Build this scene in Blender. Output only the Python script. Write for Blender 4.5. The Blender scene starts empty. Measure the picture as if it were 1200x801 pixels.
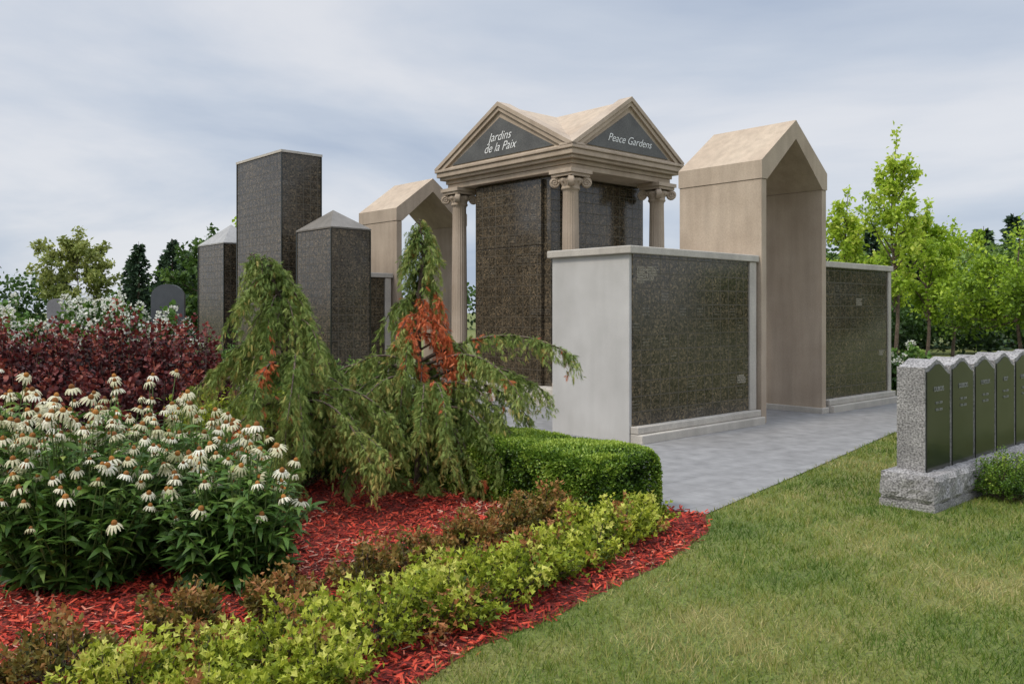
import bpy, math, random
import numpy as np
from mathutils import Matrix, Vector
rng=np.random.default_rng(7); random.seed(7)
scene=bpy.context.scene
scene.view_settings.view_transform='Standard'
try: scene.view_settings.look='None'
except: pass
scene.view_settings.exposure=0
ANG=math.radians(42.29); O=(1.51,11.0)
MF=Matrix.Translation((O[0],O[1],0))@Matrix.Rotation(ANG,4,'Z')
# ------------------------------------------------------------ mesh accumulator
class Acc:
    def __init__(s): s.v=[];s.f=[];s.t=[];s.n=0
    def add(s,V,F,tint=0.5,mat=0,smooth=False):
        V=np.asarray(V,float).reshape(-1,3);F=np.asarray(F,int)
        s.v.append(V); s.f.append((F+s.n,mat,smooth))
        t=np.asarray(tint,float)
        s.t.append(np.full(len(V),float(t)) if t.ndim==0 else t)
        s.n+=len(V)
    def build(s,name,mats,parent=None,frame=None,bevel=0):
        me=bpy.data.meshes.new(name)
        V=np.concatenate(s.v);T=np.concatenate(s.t)
        me.vertices.add(len(V));me.vertices.foreach_set('co',V.ravel().astype(np.float32))
        L=np.concatenate([f.ravel() for f,_,_ in s.f])
        cnt=np.concatenate([np.full(len(f),f.shape[1]) for f,_,_ in s.f])
        mi=np.concatenate([np.full(len(f),m) for f,m,_ in s.f])
        sm=np.concatenate([np.full(len(f),k) for f,_,k in s.f])
        me.loops.add(len(L));me.loops.foreach_set('vertex_index',L.astype(np.int32))
        me.polygons.add(len(cnt))
        st=np.concatenate([[0],np.cumsum(cnt)[:-1]])
        me.polygons.foreach_set('loop_start',st.astype(np.int32))
        me.polygons.foreach_set('loop_total',cnt.astype(np.int32))
        for m in mats: me.materials.append(m)
        me.polygons.foreach_set('material_index',mi.astype(np.int32))
        me.polygons.foreach_set('use_smooth',sm.astype(bool))
        a=me.attributes.new('tint','FLOAT','POINT');a.data.foreach_set('value',T.astype(np.float32))
        me.update(calc_edges=True)
        ob=bpy.data.objects.new(name,me);scene.collection.objects.link(ob)
        if parent: ob.parent=parent
        if frame is not None: ob.matrix_world=frame
        if bevel:
            b=ob.modifiers.new('bevel','BEVEL');b.width=bevel;b.segments=2;b.limit_method='ANGLE';b.angle_limit=math.radians(40)
        return ob
    def box(s,x0,x1,y0,y1,z0,z1,mat=0,tint=.5):
        V=[(x0,y0,z0),(x1,y0,z0),(x1,y1,z0),(x0,y1,z0),(x0,y0,z1),(x1,y0,z1),(x1,y1,z1),(x0,y1,z1)]
        F=[(0,3,2,1),(4,5,6,7),(0,1,5,4),(1,2,6,5),(2,3,7,6),(3,0,4,7)]
        s.add(V,F,tint,mat)
    def prism(s,poly,axis,c0,c1,mat=0):
        n=len(poly);V=[]
        for c in (c0,c1):
            for h,z in poly: V.append((c,h,z) if axis=='a' else (h,c,z))
        s.add(V,[(i,(i+1)%n,n+(i+1)%n,n+i) for i in range(n)],.5,mat)
        s.add(V[:n],[tuple(range(n))],.5,mat);s.add(V[n:],[tuple(reversed(range(n)))],.5,mat)
    def tube(s,P,R,sides=6,mat=0,tint=.5,smooth=True,cap=True):
        P=np.asarray(P,float);R=np.broadcast_to(np.asarray(R,float),(len(P),))
        D=np.gradient(P,axis=0);D/=np.linalg.norm(D,axis=1)[:,None]+1e-9
        up=np.array([0,0,1.]) if abs(D[0][2])<.9 else np.array([1.,0,0])
        X=np.cross(D,up);X/=np.linalg.norm(X,axis=1)[:,None]+1e-9;Y=np.cross(D,X)
        a=np.arange(sides)*2*math.pi/sides
        V=P[:,None]+R[:,None,None]*(X[:,None]*np.cos(a)[None,:,None]+Y[:,None]*np.sin(a)[None,:,None])
        F=[(i*sides+j,i*sides+(j+1)%sides,(i+1)*sides+(j+1)%sides,(i+1)*sides+j) for i in range(len(P)-1) for j in range(sides)]
        s.add(V.reshape(-1,3),F,tint,mat,smooth)
    def lathe(s,c,prof,seg=32,mat=0,flute=0,smooth=True):
        a=np.arange(seg)*2*math.pi/seg;V=[]
        for i,(r,z) in enumerate(prof):
            k=np.ones(seg)
            if flute and 0<i<len(prof)-1: k=1-.07*np.abs(np.sin(a*flute/2))
            V.append(np.stack([c[0]+r*k*np.cos(a),c[1]+r*k*np.sin(a),np.full(seg,c[2]+z)],1))
        F=[(i*seg+j,i*seg+(j+1)%seg,(i+1)*seg+(j+1)%seg,(i+1)*seg+j) for i in range(len(prof)-1) for j in range(seg)]
        s.add(np.concatenate(V),F,.5,mat,smooth)
        s.add(V[-1],[tuple(range(seg))],.5,mat)
    def scatter(s,tpl,pos,dirs,size,tint,mat=0,roll=None,nrm=None):
        tv,tf=tpl;tv=np.asarray(tv,float);tf=np.asarray(tf,int);N=len(pos)
        if N==0:return
        D=dirs/(np.linalg.norm(dirs,axis=1)[:,None]+1e-9)
        U=rng.normal(size=(N,3)) if nrm is None else nrm+rng.normal(size=(N,3))*.35
        X=np.cross(D,U);X/=np.linalg.norm(X,axis=1)[:,None]+1e-9;Z=np.cross(X,D)
        size=np.broadcast_to(np.asarray(size,float),(N,))
        V=size[:,None,None]*(tv[None,:,0,None]*X[:,None]+tv[None,:,1,None]*D[:,None]+tv[None,:,2,None]*Z[:,None])+pos[:,None]
        k=len(tv);F=(tf[None]+(np.arange(N)*k)[:,None,None]).reshape(-1,tf.shape[1])
        s.add(V.reshape(-1,3),F,np.repeat(np.broadcast_to(tint,(N,)),k),mat)
def unit(v): return v/(np.linalg.norm(v,axis=-1,keepdims=True)+1e-9)
def empty(name,loc=(0,0,0)):
    e=bpy.data.objects.new(name,None);scene.collection.objects.link(e);e.location=loc;e.empty_display_size=.2
    bpy.context.view_layer.update();return e
def inpoly(x,y,P):
    c=np.zeros(len(x),bool);n=len(P)
    for i in range(n):
        x1,y1=P[i];x2,y2=P[(i+1)%n]
        if y1==y2: continue
        m=((y1>y)!=(y2>y))&(x<(x2-x1)*(y-y1)/(y2-y1)+x1);c^=m
    return c
LEAF=([(0,0,0),(-.3,.45,.08),(.3,.45,.08),(0,1,-.03)],[(0,3,1),(0,2,3)])
ROUND=([(0,0,0),(-.38,.3,.06),(-.34,.75,.04),(0,1,-.05),(.34,.75,.04),(.38,.3,.06)],[(0,3,2),(0,2,1),(0,5,4),(0,4,3)])
LOBED=([(0,0,0),(-.2,.25,.03),(-.45,.6,.14),(-.14,.6,.03),(0,1,-.12),(.14,.6,.03),(.45,.6,.14),(.2,.25,.03)],[(0,3,1),(1,3,2),(0,4,3),(0,5,4),(0,7,5),(7,6,5)])
LANCE=([(0,0,0),(-.13,.3,.06),(.13,.3,.06),(-.10,.62,.02),(.10,.62,.02),(0,1,-.22)],[(0,2,1),(1,2,4),(1,4,3),(3,4,5)])
v=[];f=[]
for i,(y0,a,l) in enumerate([(0,.55,.45),(0,-.55,.45),(.22,.5,.42),(.22,-.5,.42),(.42,.4,.4),(.42,-.4,.4),(.4,0,.6)]):
    dx,dy=math.sin(a),math.cos(a);w=.05;b=len(v)
    v+= [(-dy*w,y0+dx*w,0),(dy*w,y0-dx*w,0),(dx*l,y0+dy*l,(.1 if i%2 else -.08))];f.append((b,b+1,b+2))
v+=[(-.025,0,0),(.025,0,0),(0,.9,0)];f.append((len(v)-3,len(v)-2,len(v)-1))
SPRAY=(v,f)
# ------------------------------------------------------------ materials
def newmat(name):
    m=bpy.data.materials.new(name);m.use_nodes=True;nt=m.node_tree
    return m,nt,nt.nodes['Principled BSDF'],nt.nodes.new,nt.links.new
def ramp(nt,stops):
    r=nt.nodes.new('ShaderNodeValToRGB');e=r.color_ramp.elements
    while len(e)<len(stops): e.new(.5)
    for i,(p,c) in enumerate(stops): e[i].position=p;e[i].color=(*c,1)
    return r
def foliage(name,stops,rough=.55,trans=.3,spec=.3):
    m,nt,b,N,L=newmat(name)
    at=N('ShaderNodeAttribute');at.attribute_name='tint'
    r=ramp(nt,stops);L(at.outputs['Fac'],r.inputs[0])
    L(r.outputs[0],b.inputs['Base Color']);b.inputs['Roughness'].default_value=rough
    b.inputs['Specular IOR Level'].default_value=spec
    if trans:
        t=N('ShaderNodeBsdfTranslucent');L(r.outputs[0],t.inputs[0])
        mx=N('ShaderNodeMixShader');mx.inputs[0].default_value=trans
        L(b.outputs[0],mx.inputs[1]);L(t.outputs[0],mx.inputs[2])
        L(mx.outputs[0],nt.nodes['Material Output'].inputs[0])
    return m
def stone(name,c0,c1,speck=.15,scale=3,rough=.8,bump=.15,fine=90,streak=.0):
    m,nt,b,N,L=newmat(name)
    tc=N('ShaderNodeTexCoord')
    n1=N('ShaderNodeTexNoise');n1.inputs['Scale'].default_value=scale;n1.inputs['Detail'].default_value=8;L(tc.outputs['Object'],n1.inputs[0])
    r=ramp(nt,[(.3,c0),(.7,c1)]);L(n1.outputs[0],r.inputs[0])
    n2=N('ShaderNodeTexNoise');n2.inputs['Scale'].default_value=fine;n2.inputs['Detail'].default_value=3;L(tc.outputs['Object'],n2.inputs[0])
    mr=N('ShaderNodeMapRange');mr.inputs[1].default_value=.35;mr.inputs[2].default_value=.65;mr.inputs[3].default_value=1-speck;mr.inputs[4].default_value=1+speck;L(n2.outputs[0],mr.inputs[0])
    mp=N('ShaderNodeMapping');mp.inputs['Scale'].default_value=(3,3,.35);L(tc.outputs['Object'],mp.inputs[0])
    n3=N('ShaderNodeTexNoise');n3.inputs['Scale'].default_value=2.5;n3.inputs['Detail'].default_value=6;L(mp.outputs[0],n3.inputs[0])
    m3=N('ShaderNodeMapRange');m3.inputs[1].default_value=.35;m3.inputs[2].default_value=.7;m3.inputs[3].default_value=1;m3.inputs[4].default_value=1-streak;L(n3.outputs[0],m3.inputs[0])
    mm=N('ShaderNodeMath');mm.operation='MULTIPLY';L(mr.outputs[0],mm.inputs[0]);L(m3.outputs[0],mm.inputs[1])
    mx=N('ShaderNodeVectorMath');mx.operation='SCALE';L(r.outputs[0],mx.inputs[0]);L(mm.outputs[0],mx.inputs['Scale'])
    L(mx.outputs[0],b.inputs['Base Color']);b.inputs['Roughness'].default_value=rough
    bp=N('ShaderNodeBump');bp.inputs['Strength'].default_value=bump;bp.inputs['Distance'].default_value=.01;L(n2.outputs[0],bp.inputs['Height']);L(bp.outputs[0],b.inputs['Normal'])
    return m
def niche_granite(name,cw=.3,ch=.3,letters=.3,base=(.030,.027,.021),rough=.22,lc=1.6):
    m,nt,b,N,L=newmat(name)
    tc=N('ShaderNodeTexCoord');sp=N('ShaderNodeSeparateXYZ');L(tc.outputs['Object'],sp.inputs[0])
    def M(op,a,c,d=None):
        n=N('ShaderNodeMath');n.operation=op
        for i,x in enumerate((a,c,d)):
            if x is None: continue
            if isinstance(x,(int,float)): n.inputs[i].default_value=x
            else: L(x,n.inputs[i])
        return n.outputs[0]
    h=M('DIVIDE',M('ADD',sp.outputs[0],sp.outputs[1]),cw);z=M('DIVIDE',M('SUBTRACT',sp.outputs[2],.2),ch)
    fh=M('FRACT',h,0);fz=M('FRACT',z,0)
    lh=M('LESS_THAN',M('MULTIPLY',M('ABSOLUTE',M('SUBTRACT',fh,.5),0),-1),-.5+.012/cw*.5)
    lz=M('LESS_THAN',M('MULTIPLY',M('ABSOLUTE',M('SUBTRACT',fz,.5),0),-1),-.5+.012/ch*.5)
    line=M('MAXIMUM',lh,lz)
    cb=N('ShaderNodeCombineXYZ');L(M('FLOOR',h,0),cb.inputs[0]);L(M('FLOOR',z,0),cb.inputs[1])
    wn=N('ShaderNodeTexWhiteNoise');wn.noise_dimensions='2D';L(cb.outputs[0],wn.inputs[0])
    rows=M('LESS_THAN',M('ABSOLUTE',M('SUBTRACT',M('FRACT',M('MULTIPLY',fz,5),0),.5),0),.22)
    cv=N('ShaderNodeCombineXYZ');L(M('MULTIPLY',h,30),cv.inputs[0]);L(M('FLOOR',M('MULTIPLY',z,5),0),cv.inputs[1]);
    n2=N('ShaderNodeTexNoise');n2.inputs['Scale'].default_value=1.6;n2.inputs['Detail'].default_value=1;L(cv.outputs[0],n2.inputs[0])
    dash=M('GREATER_THAN',n2.outputs[0],.5)
    inn=M('MULTIPLY',M('LESS_THAN',M('ABSOLUTE',M('SUBTRACT',fh,.5),0),.36),M('LESS_THAN',M('ABSOLUTE',M('SUBTRACT',fz,.5),0),.36))
    gn=N('ShaderNodeTexNoise');gn.inputs['Scale'].default_value=.35;gn.inputs['Detail'].default_value=1;L(cb.outputs[0],gn.inputs[0])
    on=M('LESS_THAN',M('ADD',wn.outputs['Value'],M('MULTIPLY',M('SUBTRACT',gn.outputs[0],.5),1.6)),letters)
    txt=M('MULTIPLY',M('MULTIPLY',rows,dash),M('MULTIPLY',inn,on))
    # two scales of crystals: brown feldspar patches + small flecks
    v=N('ShaderNodeTexVoronoi');v.inputs['Scale'].default_value=38;L(tc.outputs['Object'],v.inputs[0])
    vs=N('ShaderNodeSeparateColor');L(v.outputs['Color'],vs.inputs[0])
    v2=N('ShaderNodeTexVoronoi');v2.inputs['Scale'].default_value=110;L(tc.outputs['Object'],v2.inputs[0])
    vs2=N('ShaderNodeSeparateColor');L(v2.outputs['Color'],vs2.inputs[0])
    mixv=M('ADD',M('MULTIPLY',vs.outputs[0],.6),M('MULTIPLY',vs2.outputs[0],.4))
    dk=tuple(x*.22 for x in base);lt=(base[0]*3.6,base[1]*3.2,base[2]*2.8)
    r=ramp(nt,[(.12,dk),(.45,base),(.62,tuple(x*1.25 for x in base)),(.92,lt)]);L(mixv,r.inputs[0])
    bn=N('ShaderNodeTexNoise');bn.inputs['Scale'].default_value=1.1;bn.inputs['Detail'].default_value=4;L(tc.outputs['Object'],bn.inputs[0])
    bm_=N('ShaderNodeMapRange');bm_.inputs[1].default_value=.3;bm_.inputs[2].default_value=.7;bm_.inputs[3].default_value=.75;bm_.inputs[4].default_value=1.3;L(bn.outputs[0],bm_.inputs[0])
    cell=N('ShaderNodeMapRange');cell.inputs[3].default_value=.88;cell.inputs[4].default_value=1.15;L(wn.outputs['Value'],cell.inputs[0])
    sc=N('ShaderNodeVectorMath');sc.operation='SCALE';L(r.outputs[0],sc.inputs[0]);L(M('MULTIPLY',cell.outputs[0],bm_.outputs[0]),sc.inputs['Scale'])
    m1=N('ShaderNodeMix');m1.data_type='RGBA';L(line,m1.inputs[0]);L(sc.outputs[0],m1.inputs[6]);m1.inputs[7].default_value=(base[0]*lc,base[1]*lc,base[2]*lc,1)
    m2=N('ShaderNodeMix');m2.data_type='RGBA';L(M('MULTIPLY',txt,.35),m2.inputs[0]);L(m1.outputs[2],m2.inputs[6]);m2.inputs[7].default_value=(.3,.28,.24,1)
    L(m2.outputs[2],b.inputs['Base Color'])
    b.inputs['Specular IOR Level'].default_value=.6
    rr=N('ShaderNodeMapRange');rr.inputs[3].default_value=rough;rr.inputs[4].default_value=rough+.05;L(wn.outputs['Value'],rr.inputs[0])
    L(M('MAXIMUM',rr.outputs[0],M('MULTIPLY',line,.5)),b.inputs['Roughness'])
    bp=N('ShaderNodeBump');bp.inputs['Strength'].default_value=.25;bp.inputs['Distance'].default_value=.003;bp.invert=True;L(line,bp.inputs['Height']);L(bp.outputs[0],b.inputs['Normal'])
    return m
S_beige=stone('beige_stone',(.37,.29,.215),(.47,.38,.29),.10,1.5,.85,.2,70,.16)
S_roof=stone('roof_stone',(.42,.325,.235),(.50,.40,.295),.08,1.2,.85,.15,70,.2)
S_pale=stone('pale_granite',(.43,.415,.39),(.52,.505,.48),.22,2,.6,.1,130,.06)
S_cope=stone('coping_stone',(.42,.385,.335),(.52,.48,.42),.12,2,.8,.2,80,.15)
S_cap=stone('grey_cap_granite',(.13,.115,.095),(.19,.17,.145),.3,3,.6,.1,110,.15)
S_capl=stone('light_cap_granite',(.28,.275,.265),(.36,.35,.335),.3,3,.6,.1,110,.15)
S_rough=stone('rock_faced_granite',(.20,.19,.185),(.33,.315,.305),.5,6,.9,.9,60,.1)
S_dark=stone('dark_polished_granite',(.016,.018,.014),(.032,.034,.026),.4,4,.17,.0,200,0)
S_tymp=stone('tympanum_granite',(.065,.063,.058),(.10,.098,.09),.45,3,.45,.0,110,0)
G_wall=niche_granite('niche_granite',.20,.20,.10,(.050,.041,.027),.17,1.35)
G_tower=niche_granite('tower_granite',.16,.16,.10,(.052,.043,.030),.17,1.35)
G_pav=niche_granite('pavilion_granite',.20,.20,.10,(.054,.044,.030),.12,1.35)
M_letters,_,b,_,_=newmat('white_lettering');b.inputs['Base Color'].default_value=(.75,.75,.73,1)
M_etch,_,b,_,_=newmat('etched_lettering');b.inputs['Base Color'].default_value=(.25,.25,.23,1)
M_gold,_,b,_,_=newmat('niche_lettering');b.inputs['Base Color'].default_value=(.42,.38,.30,1)
bark=stone('bark',(.07,.05,.035),(.14,.10,.075),.4,8,.95,.6,40,.2)
# ------------------------------------------------------------ world
w=bpy.data.worlds.new('World');scene.world=w;w.use_nodes=True;nt=w.node_tree;N=nt.nodes.new;L=nt.links.new
bg=nt.nodes['Background'];bg.inputs[1].default_value=.1
sky=N('ShaderNodeTexSky');sky.sky_type='NISHITA';sky.sun_disc=False;sky.sun_elevation=math.radians(52);sky.sun_rotation=math.radians(238)
tc=N('ShaderNodeTexCoord');sp=N('ShaderNodeSeparateXYZ');L(tc.outputs['Generated'],sp.inputs[0])
ad=N('ShaderNodeMath');ad.operation='MAXIMUM';L(sp.outputs[2],ad.inputs[0]);ad.inputs[1].default_value=0
ad2=N('ShaderNodeMath');ad2.operation='ADD';L(ad.outputs[0],ad2.inputs[0]);ad2.inputs[1].default_value=.22
dv=N('ShaderNodeVectorMath');dv.operation='DIVIDE';L(tc.outputs['Generated'],dv.inputs[0])
cb=N('ShaderNodeCombineXYZ')
for i in range(2): L(ad2.outputs[0],cb.inputs[i])
cb.inputs[2].default_value=1e3;L(cb.outputs[0],dv.inputs[1])
n1=N('ShaderNodeTexNoise');n1.inputs['Scale'].default_value=.8;n1.inputs['Detail'].default_value=7;n1.inputs['Roughness'].default_value=.52;n1.inputs['Distortion'].default_value=.4
mpg=N('ShaderNodeMapping');mpg.inputs['Location'].default_value=(3.1,.6,0);L(dv.outputs[0],mpg.inputs[0]);L(mpg.outputs[0],n1.inputs[0])
cr=ramp(nt,[(.32,(4.2,5.0,6.4)),(.47,(5.9,6.5,7.5)),(.60,(7.7,7.9,8.4)),(.75,(8.5,8.6,8.9))]);L(n1.outputs[0],cr.inputs[0])
zr=N('ShaderNodeMapRange');zr.interpolation_type='SMOOTHSTEP';zr.inputs[1].default_value=.36;zr.inputs[2].default_value=.9;zr.inputs[3].default_value=1;zr.inputs[4].default_value=2.9;L(sp.outputs[2],zr.inputs[0])
sc=N('ShaderNodeVectorMath');sc.operation='SCALE';L(cr.outputs[0],sc.inputs[0]);L(zr.outputs[0],sc.inputs['Scale'])
mx=N('ShaderNodeMix');mx.data_type='RGBA';mx.inputs[0].default_value=.9;L(sky.outputs[0],mx.inputs[6]);L(sc.outputs[0],mx.inputs[7]);L(mx.outputs[2],bg.inputs[0])
sun=bpy.data.lights.new('sun','SUN');sun.energy=2.2;sun.angle=math.radians(12);sun.color=(1,.92,.80)
so=bpy.data.objects.new('sun',sun);scene.collection.objects.link(so)
el=math.radians(52);az=math.radians(238);sd=Vector((math.sin(az)*math.cos(el),math.cos(az)*math.cos(el),math.sin(el)))
so.rotation_euler=sd.to_track_quat('Z','Y').to_euler();so.location=sd*30
# ------------------------------------------------------------ camera
cam=bpy.data.cameras.new('camera');co=bpy.data.objects.new('camera',cam);scene.collection.objects.link(co)
co.location=(0,0,1.7);co.rotation_euler=(math.radians(90),0,0);cam.lens=30;cam.sensor_width=36;cam.shift_y=-.0296;cam.clip_end=2000;scene.camera=co
# ------------------------------------------------------------ ground
def lawnmat():
    m,nt,b,N,L=newmat('lawn_grass')
    tc=N('ShaderNodeTexCoord')
    n1=N('ShaderNodeTexNoise');n1.inputs['Scale'].default_value=.9;n1.inputs['Detail'].default_value=5;L(tc.outputs['Object'],n1.inputs[0])
    n2=N('ShaderNodeTexNoise');n2.inputs['Scale'].default_value=45;n2.inputs['Detail'].default_value=4;L(tc.outputs['Object'],n2.inputs[0])
    r=ramp(nt,[(.3,(.085,.12,.018)),(.5,(.13,.155,.028)),(.7,(.20,.18,.055))]);L(n1.outputs[0],r.inputs[0])
    mr=N('ShaderNodeMapRange');mr.inputs[1].default_value=.3;mr.inputs[2].default_value=.7;mr.inputs[3].default_value=.5;mr.inputs[4].default_value=1.3;L(n2.outputs[0],mr.inputs[0])
    sc=N('ShaderNodeVectorMath');sc.operation='SCALE';L(r.outputs[0],sc.inputs[0]);L(mr.outputs[0],sc.inputs['Scale']);L(sc.outputs[0],b.inputs['Base Color'])
    b.inputs['Roughness'].default_value=.9
    bp=N('ShaderNodeBump');bp.inputs['Strength'].default_value=.6;bp.inputs['Distance'].default_value=.02;L(n2.outputs[0],bp.inputs['Height']);L(bp.outputs[0],b.inputs['Normal'])
    return m
a=Acc();a.add([(-600,-600,0),(600,-600,0),(600,900,0),(-600,900,0)],[(0,1,2,3)]);a.build('ground',[lawnmat()])
BED=[(-1.6,2.2),(-.95,3.1),(-.47,3.8),(-.2,4.3),(.22,4.72),(.50,5.12),(.97,5.68),(1.26,6.15),(1.52,6.6),(1.62,7.15),(1.36,7.3),(-.55,9.5),(-1.4,12),(-3,15.2),(-4.5,19),(-8,21),(-14,17),(-11,8),(-6,3)]
PAVE=[(1.36,7.3),(1.63,7.15),(3.35,9.35),(5.3,11.9),(7.6,14.2),(8.1,16.2),(7.2,19),(-1,25),(-5,22),(-4.5,19),(-3,15.2),(-1.4,12),(-.55,9.5)]
def sheet(name,P,z,mat):
    a=Acc();a.add([(x,y,z) for x,y in P],[tuple(range(len(P)))]);return a.build(name,[mat])
m,nt,b,N,L=newmat('mulch_soil')
tc=N('ShaderNodeTexCoord');n=N('ShaderNodeTexNoise');n.inputs['Scale'].default_value=35;n.inputs['Detail'].default_value=6;L(tc.outputs['Object'],n.inputs[0])
r=ramp(nt,[(.3,(.03,.012,.008)),(.55,(.20,.022,.012)),(.75,(.34,.05,.025))]);L(n.outputs[0],r.inputs[0]);L(r.outputs[0],b.inputs['Base Color']);b.inputs['Roughness'].default_value=.95
bp=N('ShaderNodeBump');bp.inputs['Distance'].default_value=.03;L(n.outputs[0],bp.inputs['Height']);L(bp.outputs[0],b.inputs['Normal'])
sheet('flower_bed_soil',BED,.004,m)
m,nt,b,N,L=newmat('stone_pavers')
tc=N('ShaderNodeTexCoord');mp=N('ShaderNodeMapping');mp.inputs['Rotation'].default_value=(0,0,-ANG);L(tc.outputs['Object'],mp.inputs[0])
br=N('ShaderNodeTexBrick');br.inputs['Scale'].default_value=1;br.inputs['Brick Width'].default_value=.6;br.inputs['Row Height'].default_value=.4;br.inputs['Mortar Size'].default_value=.004
br.inputs['Color1'].default_value=(.205,.20,.195,1);br.inputs['Color2'].default_value=(.225,.22,.215,1);br.inputs['Mortar'].default_value=(.15,.145,.14,1);L(mp.outputs[0],br.inputs[0])
n=N('ShaderNodeTexNoise');n.inputs['Scale'].default_value=5;n.inputs['Detail'].default_value=9;L(tc.outputs['Object'],n.inputs[0])
mr=N('ShaderNodeMapRange');mr.inputs[1].default_value=.3;mr.inputs[2].default_value=.7;mr.inputs[3].default_value=.8;mr.inputs[4].default_value=1.2;L(n.outputs[0],mr.inputs[0])
sc=N('ShaderNodeVectorMath');sc.operation='SCALE';L(br.outputs[0],sc.inputs[0]);L(mr.outputs[0],sc.inputs['Scale']);L(sc.outputs[0],b.inputs['Base Color']);b.inputs['Roughness'].default_value=.85
bp=N('ShaderNodeBump');bp.inputs['Strength'].default_value=.5;bp.inputs['Distance'].default_value=.005;L(n.outputs[0],bp.inputs['Height']);L(bp.outputs[0],b.inputs['Normal'])
sheet('pavement',PAVE,.008,m)
N_=80000
x=rng.uniform(-4.5,1.7,N_);y=3+rng.random(N_)**1.3*6.5
x+=rng.normal(0,.02,N_)
k=inpoly(x-rng.normal(0,.025,N_),y,BED)&(x>-4.5);x=x[k];y=y[k]
CHIP=([(-.12,0,0),(.12,0,.03),(.1,1,0),(-.1,.9,.04)],[(0,1,2,3)])
a=Acc();n=len(x);ang=rng.uniform(0,6.28,n)
d=np.stack([np.cos(ang),np.sin(ang),rng.normal(0,.3,n)],1)
cl=(np.sin(x*3+y*2)+np.sin(5*x-3*y))*.1
a.scatter(CHIP,np.stack([x,y,rng.uniform(.008,.035,n)],1),d,rng.uniform(.02,.065,n),np.clip(rng.random(n)+cl,0,1),nrm=np.tile([0,0,1.],(n,1)))
a.build('mulch',[foliage('red_mulch',[(0,(.08,.012,.010)),(.3,(.24,.022,.014)),(.6,(.46,.040,.020)),(.92,(.60,.10,.05)),(1,(.5,.28,.2))],.85,0)])
# ------------------------------------------------------------ lawn blades
base_u=lambda a_,b_:(O[0]+.74*a_-.673*b_,O[1]+.673*a_+.74*b_)
STB=[base_u(-1.1,-4.24),base_u(4.6,-4.24),base_u(4.6,-3.72),base_u(-1.1,-3.72)]
N_=720000
x=rng.uniform(-1.6,9,N_);y=rng.uniform(2.6,14.5,N_)
bx_=x+rng.normal(0,.03,N_)
k=(rng.random(N_)<(3.6/np.maximum(y,3.6))**1.5)&~inpoly(bx_,y,BED)&~inpoly(x+rng.normal(0,.015,N_),y,PAVE)&~inpoly(x,y,STB)&(np.abs(x)<.75*y+.8)
x=x[k];y=y[k];n=len(x)
fr=(np.sin(x*2.1+1.3*y)+np.sin(x*.9-y*1.7+2)+np.sin(3.3*x+.7*y+1)+np.sin(5.1*y-2.2*x)+.8*np.sin(13*x+4*y)+.8*np.sin(11*y-6*x))/9+.5
fr2=(np.sin(x*17+y*9)+np.sin(y*21-x*12))/4+.5
wd=rng.uniform(.0018,.0034,n)*np.maximum(1,y/4.5);V=np.zeros((n,3,3));ang=rng.uniform(0,6.28,n)
hh=rng.uniform(.02,.052,n)*(.7+.7*fr2);ln=rng.normal(0,.024,(n,2))
V[:,0]=np.stack([x-wd*np.cos(ang),y-wd*np.sin(ang),0*x],1);V[:,1]=np.stack([x+wd*np.cos(ang),y+wd*np.sin(ang),0*x],1)
V[:,2]=np.stack([x+ln[:,0],y+ln[:,1],hh],1)
a=Acc();a.add(V.reshape(-1,3),np.arange(3*n).reshape(-1,3),np.repeat(np.clip(fr*.9+rng.normal(0,.2,n)+.03,0,1),3))
a.build('lawn',[foliage('grass_blade',[(0,(.06,.12,.013)),(.35,(.13,.20,.026)),(.65,(.24,.265,.05)),(1,(.46,.39,.17))],.6,.3)])
# ------------------------------------------------------------ structures
def niche_wall(a0,a1,b0,b1,h,right_post=.18,plinth=True):
    e=empty('columbarium_niche_wall',MF@Vector((a0,b0,0)))
    s=Acc();s.box(a0,a1,b0,b1,0,h-.1);s.build('stone_body',[S_pale],e,MF,.006)
    s=Acc();s.box(a0-.06,a1+.04,b0-.07,b1+.05,h-.1,h);s.build('coping',[S_cope],e,MF,.012)
    s=Acc();s.box(a0+.05,a1-right_post,b0-.02,b0-.002,.22,h-.102);s.build('granite_niches',[G_wall],e,MF)
    s=Acc();s.box(a1-right_post+.003,a1,b0-.045,b0-.002,.22,h-.103);s.build('end_post',[S_cope],e,MF,.008)
    s=Acc();s.box(a0+.02,a1,b0-.2,b0-.002,0,.12);s.box(a0+.02,a1,b0-.13,b0-.003,.123,.218);s.build('plinth',[S_cope],e,MF,.012)
    return e
E1=niche_wall(0,2.93,0,1.4,2.55)
E3=niche_wall(5.02,7.57,0,1.4,2.55,.12)
niche_wall(0,2.25,8.75,10.0,2.55,.16)
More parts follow.
